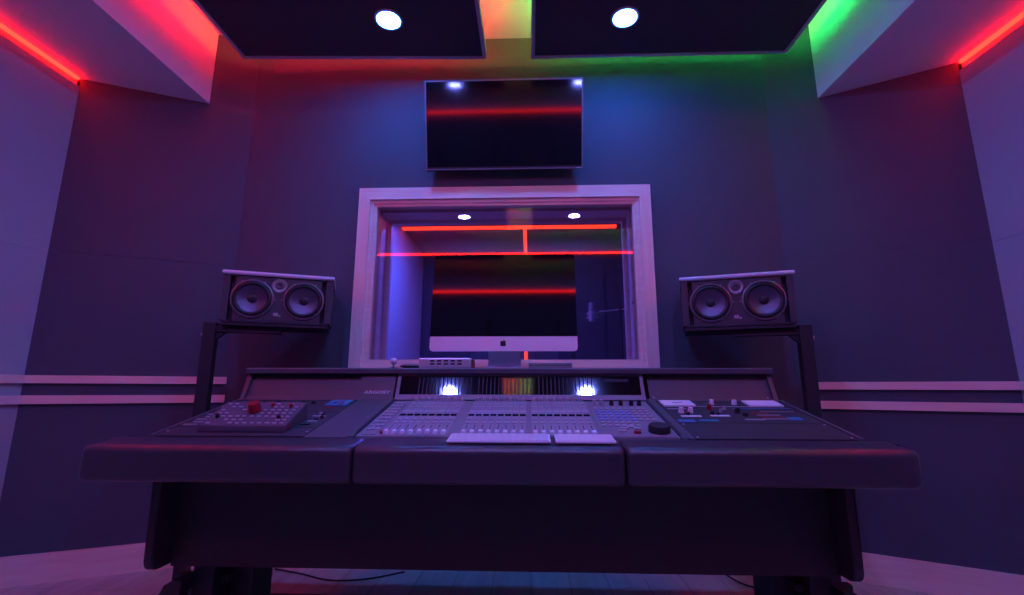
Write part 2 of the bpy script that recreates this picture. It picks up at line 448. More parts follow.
# ------------------------------------------------------------------ television on the wall, tilted down
tz = E + 1.30; tcx = -.152; tw, th = .950, .530
tilt = math.radians(14.9)
t = thing('television', 'wall-mounted black flat television tilted down above the window', 'television', (tcx, 2.675, tz))
R = RX(tilt)                      # leans the top forward (towards -y)
MB(R).box(-tw/2, tw/2, 0, .035, 0, th, .004).build('housing', 'plastic', t)
MB(R).box(-tw/2+.010, tw/2-.010, -.0015, 0, .020, th-.010).build('screen', 'tv_screen', t)
m = MB(R); ring(m, -tw/2, tw/2, 0, th, .008, -.004, 0); m.build('bezel', 'ring', t)
MB(R).box(tw/2-.045, tw/2-.012, -.0055, -.004, .0015, .0065).build('badge', 'silver', t)
MB(R).box(-.25, .25, .035, .06, .12, .42, .004).build('rear_cover', 'plastic', t)
m = MB(); m.box(-.2, .2, .065, YF-2.675, .12, .36, .003)
m.box(-.18, -.15, -.02, .07, .16, .34).box(.15, .18, -.02, .07, .16, .34)
m.build('wall_bracket', 'steel', t)

# ------------------------------------------------------------------ the console desk
DX0, DX1 = -1.195, .990; DCX = (DX0+DX1)/2
YA, YB = 1.500, 1.955                 # front and back of the sloping work surface
K = .1/.45
def zs(y): return E - .15 + (y-1.5)*K          # height of the sloping surface
slope = math.atan(K)
desk = thing('studio_desk', 'large black studio desk with padded armrests and a raised back shelf', 'desk', (DCX, 1.9, 0))
DT = TR(-DCX, -1.9, 0)
# padded armrest, three cushions
def cushion(x0, x1, capl, capr):
    prof = []
    yb, zb, zt = YA-.003, E-.266, E-.152
    yf = 1.378
    prof = [(yb, zb), (yf+.018, zb)]
    for k in range(1, 6):
        a = PI*1.5 - k*PI/2/5; prof.append((yf+.018+.018*math.cos(a), zb+.018+.018*math.sin(a)))
    for k in range(0, 8):
        a = PI - k*PI/2/7; prof.append((yf+.024+.024*math.cos(a), zt-.033+.024*math.sin(a)))
    prof += [(1.45, zt-.006), (yb, zt)]
    xs = [x0, x0+.004, x0+.010, x0+.02, x1-.02, x1-.010, x1-.004, x1]
    ins = [.014, .006, .002, 0, 0, .002, .006, .014]
    if capl: xs[0:4] = [x0, x0+.006, x0+.016, x0+.035]; ins[0:4] = [.018, .008, .002, 0]
    if capr: xs[4:8] = [x1-.035, x1-.016, x1-.006, x1]; ins[4:8] = [0, .002, .008, .018]
    m = MB(DT); b = bmesh.new(); rings = []
    cy = sum(p[0] for p in prof)/len(prof); cz = (zb+zt)/2
    for x, i in zip(xs, ins):
        rg = []
        for (y, z) in prof:
            yy = y + (i if y < 1.46 else 0); zz = z + (i*.6 if z < cz else -i*.35)
            if (capl and x < x0+.06) or (capr and x > x1-.06):
                if y > 1.46: yy -= i*2.2
            rg.append(b.verts.new((x, yy, zz)))
        rings.append(rg)
    n = len(prof)
    for a, c in zip(rings, rings[1:]):
        for k in range(n): b.faces.new([a[k], a[(k+1) % n], c[(k+1) % n], c[k]])
    b.faces.new(rings[0]); b.faces.new(rings[-1][::-1])
    m._merge(b); m.build('armrest_cushion', 'leather', desk, True)
cushion(-1.303, -.508, True, False); cushion(-.504, .262, False, False); cushion(.266, 1.058, False, True)
# wings: frame, recessed bay bed
def slab(m, x0, x1, ya, yb, dz0, dz1):
    m.prism([(ya, zs(ya)+dz0), (yb, zs(yb)+dz0), (yb, zs(yb)+dz1), (ya, zs(ya)+dz1)], 'x', x0, x1)
m = MB(DT)
slab(m, DX0, -1.185, YA, YB, -.10, .004); slab(m, -1.1845, -.703, YA, YB, -.10, -.006); slab(m, -.7025, -.572, YA, YB, -.10, 0)
m.build('work_surface', 'desk', desk)
m = MB(DT)
slab(m, .478, .494, YA, YB, -.10, .002); slab(m, .4945, .9775, YA, YB, -.10, -.006); slab(m, .978, DX1, YA, YB, -.10, .004)
m.build('work_surface', 'desk', desk)
MB(DT).box(-.572, .478, YA, YB, E-.262, E-.165).build('console_tray', 'desk_dark', desk)
# upstand: three bays under the shelf
def up(y, z): return None
def lean(y0): return y0 + .045
UP = [(YB, zs(YB)), (YB+.0485, E+.056)]
def upbox(m, x0, x1, o0, o1, za=0., zb=1.):
    (ya, z_a), (yb, z_b) = UP
    A = (ya+(yb-ya)*za, z_a+(z_b-z_a)*za); B = (ya+(yb-ya)*zb, z_a+(z_b-z_a)*zb)
    m.prism([(A[0]+o0, A[1]), (B[0]+o0, B[1]), (B[0]+o1, B[1]), (A[0]+o1, A[1])], 'x', x0, x1)
SX0, SX1 = -1.197, .980
m = MB(DT); upbox(m, SX0+.02, -.575, .012, .06); upbox(m, SX0+.003, SX0+.02, -.006, .06); upbox(m, SX0+.02, -.706, 0, .0115, 0, .13)
m.build('upstand_panel', 'desk', desk)
m = MB(DT); upbox(m, -.705, -.560, -.004, .0115)
m.build('name_panel', 'desk', desk)
m = MB(DT); upbox(m, .480, SX1-.02, .012, .06); upbox(m, SX1-.02, SX1-.003, -.006, .06); upbox(m, .48, SX1-.021, 0, .0115, 0, .08)
m.build('upstand_panel', 'desk', desk)
for (sxx, f) in ((.495, .12), (.495, .9), (SX1-.035, .12)):
    a = UP[0][0]+(UP[1][0]-UP[0][0])*f; b_ = UP[0][1]+(UP[1][1]-UP[0][1])*f
    MB(DT).lathe([(0, 0), (.004, 0), (.003, .002), (0, .002)], 12, R=TR(sxx, a+.011, b_) @ RX(math.radians(65))).build('screw', 'silver', desk)
m = MB(DT)
m.prism([(1.985, E+.057), (1.980, E+.060), (1.980, E+.077), (1.986, E+.082), (2.44, E+.082), (2.44, E+.057)], 'x', SX0, SX1)
m.build('top_shelf', 'desk', desk)
m = MB(DT); m.box(SX0+.02, SX1-.02, 2.40, 2.42, E-.53, E+.056); m.build('back_panel', 'desk_dark', desk)
# under the desk
for xa, xb in ((DX0+.030, DX0+.058), (DX1-.074, DX1-.046)):
    pts = [(1.505, E-.2665), (1.505, E-.515)]
    pts += [(1.535-.03*math.cos(a), E-.515-.03*math.sin(a)) for a in (PI/6, PI/3, PI/2)]
    pts += [(2.38, E-.545), (2.38, zs(YB)-.12), (YB, zs(YB)-.105), (YA, zs(YA)-.105), (YA, E-.2665)]
    MB(DT).prism(pts, 'x', xa, xb, .003).build('side_panel', 'desk_dark', desk)
for xa, xb in ((SX0+.0005, SX0+.0028), (SX1-.0028, SX1-.0005)):
    MB(DT).prism([(YB, zs(YB)-.05), (2.38, zs(YB)-.05), (2.38, E+.056), (YB+.0475, E+.056)], 'x', xa, xb).build('side_cheek', 'desk', desk)
MB(DT).box(DX0+.06, DX1-.076, 1.585, 1.603, E-.552, E-.262).build('front_panel', 'desk_dark', desk)
for sgn, xa in ((-1, -1.075), (1, .905)):
    m = MB(DT)
    m.box(xa-.035, xa+.035, 1.66, 1.74, .05, E-.30, .006)                     # column
    m.box(xa-sgn*.05-.06, xa-sgn*.05+.06, 1.76, 1.90, .05, E-.30, .006) 
    m.box(xa-.16, xa+.17, 1.64, 2.28, .0, .05, .01)                            # foot
    m.box(xa+sgn*.03-.09, xa+sgn*.03+.09, 1.70, 1.73, E-.64, E-.615, .004)     # cross arm
    out = [(xa+sgn*.03, E-.60), (xa+sgn*.060, E-.60), (xa+sgn*.085, E-.615), (xa+sgn*.100, E-.65), (xa+sgn*.108, E-.70), (xa+sgn*.112, .05),
           (xa+sgn*.062, .05), (xa+sgn*.062, E-.69), (xa+sgn*.055, E-.655), (xa+sgn*.045, E-.64), (xa+sgn*.03, E-.64)]
    m.prism(out, 'y', 1.60, 1.68)
    m.build('leg', 'steel', desk)

def text_mesh(txt, width, height, name, material, parent, T, depth=.0006, label=None):
    cu = bpy.data.curves.new('tmp', 'FONT'); cu.body = txt; cu.size = 1; cu.extrude = depth; cu.offset = .02
    o = bpy.data.objects.new('tmp', cu); COL.objects.link(o)
    bpy.context.view_layer.update()
    me = bpy.data.meshes.new_from_object(o.evaluated_get(bpy.context.evaluated_depsgraph_get()))
    bpy.data.objects.remove(o); bpy.data.curves.remove(cu)
    xs = [v.co.x for v in me.vertices]; ys = [v.co.y for v in me.vertices]
    x0, x1, y0, y1 = min(xs), max(xs), min(ys), max(ys)
    for v in me.vertices:
        v.co.x = (v.co.x-(x0+x1)/2)*width/(x1-x0); v.co.y = (v.co.y-(y0+y1)/2)*height/(y1-y0)
    me.transform(T); me.name = name
    me.materials.clear(); me.materials.append(M[material])
    ob = bpy.data.objects.new(name, me); COL.objects.link(ob); ob.parent = parent
    if label: ob['label'] = label
    return ob
UA = math.atan2(UP[1][1]-UP[0][1], UP[1][0]-UP[0][0])
f = .30
text_mesh('ARGOSY', .108, .0135, 'lettering', 'silver', desk,
          DT @ TR(-.628, UP[0][0]+(UP[1][0]-UP[0][0])*f-.0052, UP[0][1]+(UP[1][1]-UP[0][1])*f) @ RX(UA), label='silver capital lettering reading ARGOSY')

# ------------------------------------------------------------------ mixing console
KX0, KX1 = -.556, .464
con = thing('mixing_console', 'wide grey mixing console with fader strips and a glossy meter bridge', 'mixing console', ((KX0+KX1)/2, 1.72, E-.165))
KT = TR(-(KX0+KX1)/2, -1.72, -(E-.165))
m = MB(KT)
m.prism([(YA+.012, E-.164), (YB-.01, E-.164), (YB-.01, zs(YB-.01)), (YA+.012, zs(YA+.012))], 'x', KX0+.012, KX1-.010)
m.build('body', 'console', con)
for xa, xb in ((KX0-.014, KX0+.010), (KX1-.008, KX1+.012)):
    m = MB(KT); m.prism([(YA+.004, E-.164), (YB-.01, E-.164), (YB-.01, zs(YB-.01)+.012), (YA+.03, zs(YA+.03)+.012), (YA+.004, zs(YA)+.002)], 'x', xa, xb, .003)
    m.build('side_trim', 'desk', con)
# meter bridge
(ya, za), (yb, zb) = UP
mb_n = RX(0)
L = math.hypot(yb-ya, zb-za)
def BR(x, s, o=0):            # point on the meter bridge: s along its height, o out of it
    d = Vector((0, yb-ya, zb-za)).normalized(); n = Vector((0, -d.z, d.y))
    return TR(x, *(Vector((0, ya, za)) + d*s + n*o).yz) @ RX(UA)    # local x right, y up the face, z outward
Lb = L
MB(KT).box(KX0+.003, KX1-.003, 0, Lb, -.05, 0, R=BR(0, 0)).build('bridge_housing', 'desk', con)
m = MB(KT)
m.box(KX0+.005, KX1-.005, Lb-.010, Lb-.001, 0, .006, R=BR(0, 0)).box(KX0+.005, KX1-.005, 0, .022, 0, .006, R=BR(0, 0))
m.box(KX0+.005, KX0+.018, .0225, Lb-.0105, 0, .006, R=BR(0, 0)).box(KX1-.018, KX1-.005, .0225, Lb-.0105, 0, .006, R=BR(0, 0))
m.build('bridge_frame', 'console', con)
MB(KT).box(KX0+.019, KX1-.019, .023, Lb-.011, 0, .002, R=BR(0, 0)).build('meter_glass', 'meter', con)
for g in range(3):
    for k in range(14):
        x = KX0+.095+.247*g+k*.0165
        MB(KT).box(x, x+.0045, .025, Lb-.013, .002, .0030, R=BR(0, 0)).build('meter', 'meter_bar', con)
MB(KT).box(.30, .40, Lb-.034, Lb-.022, .002, .0035, R=BR(0, 0)).build('time_display', 'meter_bar', con)

def SR(x, y, o=0):            # frame on the sloping surface: x right, y up-slope, z out
    return TR(x, y, zs(y)+o) @ RX(slope)
banks = [(-.470, 8), (-.223, 8), (.003, 8)]
strips = []
def make_strip():
    s = MB().box(-.0120, .0120, -.214, .225, 0, .0015).build('channel_strip', 'console2', con)
    MB(RX(0)).box(-.0105, .0105, .000, .022, .0015, .003).build('scribble_display', 'display', s)
    MB().lathe([(0, .016), (.0055, .016), (.0075, .0015), (0, .0015)], 14, R=TR(0, .213, 0)).build('encoder_knob', 'knob', s, True)
    for yy, zz in ((.165, .004), (.120, .004), (-.042, .005), (-.085, .005)):
        MB().box(-.0075, .0075, yy-.008, yy+.006, .0015, zz).build('button', 'button', s)
    MB().box(-.012, .012, .048, .072, .0015, .003).build('light_band', 'button', s)
    MB().box(-.0010, .0010, -.205, -.110, .0015, .0022).build('fader_slot', 'display', s)
    m = MB().prism([(-.012, 0), (.012, 0), (.010, .009), (.003, .006), (-.003, .006), (-.010, .009)], 'x', -.006, .006, R=TR(0, -.196, .002))
    m.build('fader_cap', 'white_pl', s)
    return s
s0 = None
for x0, n in banks:
    for k in range(n):
        x = x0 + k*.0262
        if s0 is None: s0 = make_strip(); s = s0
        else:
            s = s0.copy(); COL.objects.link(s); s.parent = con
            for ch in s0.children:
                c = ch.copy(); COL.objects.link(c); c.parent = s
                if ch.name.startswith('fader_cap'): c.location.y = random.choice((0, 0, 0, .004))
        s.matrix_basis = KT @ SR(x+.012, 1.730)
# left control column
m = MB(KT); m.box(KX0+.022, -.486, -.21, .20, 0, .002, R=SR(0, 1.73)); m.build('assign_panel', 'console', con)
ph = []
for r in range(9):
    for c in range(3):
        MB(KT).box(-.006, .006, -.006, .006, .002, .006, R=SR(-.524+.015*c, 1.57+.04*r)).build('assign_button', 'button', con)
MB(KT).box(-.006, .006, -.006, .006, .002, .010, R=SR(-.468, 1.535)).build('assign_button', 'red', con, label='red button')
# right master section
m = MB(KT); m.box(.222, KX1-.016, -.22, .205, 0, .002, R=SR(0, 1.73)); m.build('master_panel', 'console', con)
for r in range(7):
    for c in range(9):
        if r < 2 and c > 5: continue
        mt = 'button_b' if 2 <= r <= 5 and c < 6 else 'button'
        MB(KT).box(-.0065, .0065, -.008, .008, .002, .006, R=SR(.240+.0225*c, 1.62+.034*r)).build('master_button', mt, con)
for k, (x, y) in enumerate(((.245, 1.885), (.272, 1.885), (.31, 1.88), (.345, 1.88), (.385, 1.88), (.415, 1.88))):
    MB(KT).lathe([(0, .022), (.007, .022), (.009, .002), (0, .002)], 16, R=SR(x, y)).build('level_knob', 'knob' if k < 2 else 'rubber', con, True)
for x, y in ((.300, 1.585), (.322, 1.60), (.290, 1.56), (.342, 1.585)):
    MB(KT).box(-.012, .012, -.006, .006, .002, .008, R=SR(x, y)).build('transport_button', 'button', con)
MB(KT).box(-.010, .010, -.006, .006, .002, .010, R=SR(.333, 1.547)).build('transport_button', 'red', con, label='red record button')
MB(KT).lathe([(0, .020), (.016, .020), (.031, .024), (.034, .018), (.034, .002), (0, .002)], 32, R=SR(.405, 1.565)).build('jog_wheel', 'rubber', con, True)

# keyboards on the console edge
def keyboard(x0, x1, label, cols, rows, ctr):
    y = 1.462
    t = thing('computer_keyboard', label, 'keyboard', (0, 0, 0), group=None)
    R = TR((x0+x1)/2, y, E-.1475) @ RX(math.radians(7))
    t.matrix_basis = R
    w_ = x1-x0; d = .096
    MB().box(-w_/2, w_/2, -d/2, d/2, -.002, .004, .0018).build('case', 'white_pl', t)
    if cols:
        cw = (w_-.012)/cols; rh = (d-.010)/rows
        for r in range(rows):
            for c in range(cols):
                if r == 0 and 4 <= c <= 7:
                    if c == 4: MB().box(-w_/2+.006+cw*4+.001, -w_/2+.006+cw*8-.001, -d/2+.005+.001, -d/2+.005+rh-.001, .0042, .0062).build('space_bar', 'keycap', t)
                    continue
                xa = -w_/2+.006+cw*c; yy = -d/2+.005+rh*r
                MB().box(xa+.001, xa+cw-.001, yy+.001, yy+rh-.001, .0042, .0062).build('key', 'keycap', t)
    else:
        MB().box(-w_/2+.004, w_/2-.004, -d/2+.004, d/2-.004, .0042, .0050).build('touch_surface', 'keycap', t)
    return t
keyboard(-.243, .058, 'slim white computer keyboard resting on the front edge of the mixing console', 14, 6, 0)
t = keyboard(.072, .244, '', 0, 0, 0)
t.name = 'trackpad'; t['label'] = 'flat white trackpad right of the white keyboard on the mixing console'; t['category'] = 'trackpad'

# ------------------------------------------------------------------ rack gear in the wings
def rack(name, label, cat, x0, x1, ya, yb, mt='desk_dark'):
    t = thing(name, label, cat); t.matrix_basis = SR((x0+x1)/2, (ya+yb)/2, -.004)
    w_, d = x1-x0, (yb-ya)/math.cos(slope)
    MB().box(-w_/2, w_/2, -d/2, d/2, -.002, .004, .001).build('faceplate', mt, t)
    return t, (x0+x1)/2, (ya+yb)/2
def on(x, y, cx, cy): return TR(x-cx, (y-cy)/math.cos(slope), .004)
def kn(t, x, y, cx, cy, r=.008, h=.018, mt='knob', label=None):
    h *= .62
    MB().lathe([(0, h), (r*.8, h), (r, .0), (0, 0)], 18, R=on(x, y, cx, cy)).build('knob', mt, t, True, label)
def plate(t, x0, x1, ya, yb, cx, cy, mt, name, h=.002, label=None):
    MB().box(x0-cx, x1-cx, (ya-cy)/math.cos(slope), (yb-cy)/math.cos(slope), .004, .004+h).build(name, mt, t, False, label)
t, cx, cy = rack('rack_unit', 'dark rack unit with two white plates at the back of the right desk wing', 'rack unit', .498, .975, 1.862, 1.948)
plate(t, .506, .626, 1.868, 1.945, cx, cy, 'white_pl', 'cover_plate', .006)
plate(t, .828, .952, 1.868, 1.945, cx, cy, 'white_pl', 'cover_plate', .006)
plate(t, .55, .59, 1.905, 1.915, cx, cy, 'grey', 'badge', .0065)
plate(t, .628, .826, 1.866, 1.872, cx, cy, 'silver', 'trim_line', .002)
kn(t, .697, 1.905, cx, cy, .010, .030, 'white_pl', 'white knob'); kn(t, .783, 1.905, cx, cy, .010, .028, 'white_pl', 'white knob')
t, cx, cy = rack('rack_unit', 'dark rack unit crowded with knobs and small blue displays in the right wing', 'rack unit', .498, .975, 1.666, 1.858)
for x, y, r, h, mt in ((.545, 1.79, .010, .03, 'white_pl'), (.578, 1.79, .010, .03, 'white_pl'), (.66, 1.83, .009, .032, 'red'), (.69, 1.80, .006, .018, 'knob'),
                       (.715, 1.83, .007, .022, 'knob'), (.648, 1.77, .008, .02, 'rubber'), (.745, 1.79, .010, .03, 'rubber'), (.755, 1.75, .010, .02, 'rubber'), (.562, 1.765, .008, .014, 'rubber'), (.665, 1.762, .007, .014, 'rubber')):
    kn(t, x, y, cx, cy, r, h, mt, 'red knob' if mt == 'red' else None)
for x0, x1, y0_, y1_, mt, nm_ in ((.53, .60, 1.735, 1.75, 'white_pl', 'label_strip'), (.635, .70, 1.742, 1.757, 'white_pl', 'label_strip'), (.735, .80, 1.70, 1.712, 'silver', 'label_strip'),
                             (.486+.015, .56, 1.672, 1.70, 'cyan', 'small_display'), (.575, .64, 1.684, 1.70, 'cyan', 'small_display'), (.885, .93, 1.70, 1.735, 'cyan', 'small_display'),
                             (.785, .85, 1.775, 1.783, 'red', 'label_strip'), (.80, .88, 1.755, 1.762, 'silver', 'label_strip'), (.80, .89, 1.732, 1.74, 'red', 'label_strip'), (.80, .90, 1.71, 1.717, 'silver', 'label_strip'),
                             (.51, .58, 1.835, 1.842, 'silver', 'label_strip'), (.75, .96, 1.842, 1.848, 'cyan', 'label_strip'), (.83, .95, 1.80, 1.806, 'grey', 'label_strip')):
    plate(t, x0, x1, y0_, y1_, cx, cy, mt, nm_, .0015)
t, cx, cy = rack('blank_rack_panel', 'plain dark blank panel at the front of the right desk wing', 'rack panel', .498, .975, 1.508, 1.662)
for x in (.508, .965): 
    for y in (1.52, 1.65): MB().lathe([(0, .002), (.003, .002), (.004, 0), (0, 0)], 12, R=on(x, y, cx, cy)).build('screw', 'silver', t)
t, cx, cy = rack('rack_unit', 'dark rack unit with a small blue display behind the wedge controller', 'rack unit', -1.183, -.706, 1.78, 1.948)
plate(t, -.80, -.715, 1.86, 1.94, cx, cy, 'cyan', 'small_display', .004)
plate(t, -.79, -.76, 1.835, 1.85, cx, cy, 'red', 'label_strip'); plate(t, -.775, -.765, 1.89, 1.91, cx, cy, 'red', 'indicator', .006)
plate(t, -.745, -.735, 1.87, 1.90, cx, cy, 'red', 'indicator', .006)
for x in (-.86, -.90, -1.0, -1.06): kn(t, x, 1.90, cx, cy, .008, .016, 'rubber')
plate(t, -1.17, -1.12, 1.80, 1.81, cx, cy, 'silver', 'label_strip')
t, cx, cy = rack('rack_unit', 'dark rack unit with small pale switches lying under the wedge controller', 'rack unit', -1.183, -.706, 1.60, 1.776)
for k in range(5):
    plate(t, -1.175+.014*(k % 2), -1.13, 1.615+.03*k, 1.622+.03*k, cx, cy, 'silver', 'label_strip')
    plate(t, -.775+.01*(k % 3), -.745+.012*(k % 2), 1.62+.03*k, 1.632+.03*k, cx, cy, 'silver' if k % 2 else 'rubber', 'switch', .004)
kn(t, -.735, 1.70, cx, cy, .007, .014, 'rubber'); kn(t, -.76, 1.745, cx, cy, .007, .014, 'knob')
t, cx, cy = rack('blank_rack_panel', 'plain dark blank panel at the front of the left desk wing', 'rack panel', -1.183, -.706, 1.508, 1.596)
for x in (-1.174, -.716):
    MB().lathe([(0, .002), (.003, .002), (.004, 0), (0, 0)], 12, R=on(x, 1.55, cx, cy)).build('screw', 'silver', t)

# wedge shaped monitor controller
wx0, wx1, wy0, wy1 = -1.072, -.783, 1.540, 1.685
zf0, zf1 = zs(wy0)+.001, zs(wy0)+.018; zb0, zb1 = zs(wy1)+.001, E-.050
wd = thing('monitor_controller', 'wedge-shaped black desktop controller with a big red knob', 'monitor controller', ((wx0+wx1)/2, wy0, zf0))
WT = TR(-(wx0+wx1)/2, -wy0, -zf0)
MB(WT).prism([(wy0, zf0), (wy1, zb0), (wy1, zb1), (wy0, zf1)], 'x', wx0, wx1, .002).build('housing', 'desk', wd)
wa = math.atan2(zb1-zf1, wy1-wy0); wl = math.hypot(zb1-zf1, wy1-wy0)
def WR(x, s): return TR(x, wy0+s*math.cos(wa), zf1+s*math.sin(wa)) @ RX(wa)
MB(WT).box(wx0+.003, wx1-.003, .003, wl-.003, 0, .0015, R=WR(0, 0)).build('control_panel', 'wedge_top', wd)
MB(WT).lathe([(0, .034), (.017, .034), (.019, .030), (.021, .002), (0, .002)], 28, R=WR(-.935, .095)).build('volume_knob', 'red', wd, True)
for x, s in ((-1.04, .055), (-.83, .05), (-.825, .125), (-.89, .130)):
    MB(WT).lathe([(0, .014), (.006, .014), (.007, .0015), (0, .0015)], 16, R=WR(x, s)).build('small_knob', 'rubber' if s < .1 else 'red', wd, True)
rnd = random.Random(2)
for r in range(7):
    for c in range(11):
        x = wx0+.022+c*.0245; s = .018+r*.021
        if abs(x+.935) < .03 and s > .07: continue
        if rnd.random() < .35: continue
        MB(WT).box(-.006, .004+.004*rnd.random(), -.003, .003, .0015, .004, R=WR(x, s)).build('button', 'button', wd)
MB(WT).box(wx1-.0005, wx1+.002, wy0+.012, wy0+.024, zf0+.010, zf0+.020).build('headphone_socket', 'red', wd)

# ------------------------------------------------------------------ on the top shelf
SZ = E + .0825
ic = thing('desktop_computer', 'large all-in-one aluminium desktop computer standing on the middle of the desk shelf', 'computer', (-.117, 2.12, SZ))
tl = math.radians(-7.7); W = .642; H = .452
R = TR(0, -.068, .074) @ RX(tl)
m = MB(R)
m.prism([(-W/2+.014, 0), (W/2-.014, 0), (W/2-.004, .004), (W/2, .014), (W/2, H-.014), (W/2-.004, H-.004), (W/2-.014, H), (-W/2+.014, H), (-W/2+.004, H-.004), (-W/2, H-.014), (-W/2, .014), (-W/2+.004, .004)], 'y', 0, .006)
m.build('housing', 'alu', ic)
m = MB(R)
m.prism([(-W/2, .066), (W/2, .066), (W/2, H-.014), (W/2-.004, H-.004), (W/2-.014, H), (-W/2+.014, H), (-W/2+.004, H-.004), (-W/2, H-.014)], 'y', -.0025, -.0002)
m.build('screen', 'screen', ic)
b = MB(R); rings = [(1, .006), (.94, .016), (.7, .034), (.3, .045)]
bm = bmesh.new(); rr = []
for f_, y in rings:
    rr.append([bm.verts.new((sx_*f_*W/2*.99, y, H/2+sz_*f_*H/2*.98)) for sx_, sz_ in ((-1, -1), (1, -1), (1, 1), (-1, 1))])
for a, c in zip(rr, rr[1:]):
    for k in range(4): bm.faces.new([a[k], a[(k+1) % 4], c[(k+1) % 4], c[k]])
bm.faces.new(rr[0]); bm.faces.new(rr[-1]); b._merge(bm); b.build('back_shell', 'alu', ic, True)
# logo on the chin
pts = []
def arc(cx_, cz_, r, a0, a1, n=7): return [(cx_+r*math.cos(math.radians(a0+(a1-a0)*k/n)), cz_+r*math.sin(math.radians(a0+(a1-a0)*k/n))) for k in range(n+1)]
pts = [(0, .0062)] + arc(.0038, .0032, .0046, 100, 45) + arc(.0105, .0010, .0036, 128, 222, 6) + arc(.0030, -.0030, .0055, -15, -80) + [(.0008, -.0078), (-.0008, -.0078)] + arc(-.0030, -.0030, .0055, 260, 195) + arc(-.0038, .0032, .0046, 190, 80)
k_ = 1.5
MB(R @ TR(0, 0, .034)).prism([(p[0]*k_, p[1]*k_) for p in pts], 'y', -.0012, -.0001).build('logo', 'logo', ic)
MB(R @ TR(0, 0, .034)).prism([(.0002*k_, .0070*k_), (.0012*k_, .0072*k_), (.0034*k_, .0095*k_), (.0032*k_, .0118*k_), (.0012*k_, .0108*k_), (.0002*k_, .0090*k_)], 'y', -.0012, -.0001).build('logo_leaf', 'logo', ic)
# stand: a bent sheet
sw = .074
m = MB()
prof = [(-.075, 0), (-.075, .006), (.030, .007), (.050, .016), (.058, .035), (.036, .17), (.042, .172), (.068, .036), (.062, .012), (.048, 0)]
m.prism(prof, 'x', -sw, sw, .0015)
m.build('stand', 'alu', ic, True)
# small things on the shelf
t = thing('audio_interface', 'flat silver box with two rows of dark slots left of the computer', 'audio interface', (-.362, 2.06, SZ))
MB().box(-.112, .112, -.045, .09, .0, .043, .006).build('case', 'alu', t)
for r in range(2):
    for c in range(5):
        MB().box(-.062+.029*c, -.044+.029*c, -.0458, -.0445, .014+.013*r, .021+.013*r).build('slot', 'logo', t)
t.children[0]['label'] = 'silver case'
MB().box(.1125, .1150, -.03, .07, .004, .038).build('end_cap', 'red', t)
t = thing('hard_drive', 'flat grey box lying on the desk shelf right of the computer stand', 'hard drive', (.085, 2.07, SZ))
MB().box(-.092, .092, -.04, .07, .0, .025, .003).build('case', 'grey', t)
MB().box(-.09, .09, -.0405, -.04, .012, .014).build('seam', 'logo', t)
t = thing('desk_microphone', 'small white ball microphone on a short stem at the left of the shelf', 'microphone', (-.590, 2.05, SZ))
MB().lathe([(0, 0), (.016, 0), (.016, .003), (.003, .006), (.003, .018), (0, .018)], 20).build('stand', 'steel', t, True)
MB().lathe([(0, .016)] + [(.015*math.sin(a*PI/10), .031-.015*math.cos(a*PI/10)) for a in range(1, 10)] + [(0, .046)], 20).build('ball_head', 'white_pl', t, True)
t = thing('marker_pen', 'black marker pen lying on the desk shelf beside the silver box', 'pen', (-.508, 2.02, SZ))
T = TR(0, 0, .0085)
MB(T).tube([(-.028, 0, 0), (.036, .004, 0)], .0085, 14).build('barrel', 'logo', t, True)
MB(T).tube([(-.045, -.001, 0), (-.040, -.001, 0), (-.0285, 0, 0)], [.0015, .004, .0075], 12).build('tip', 'logo', t, True)

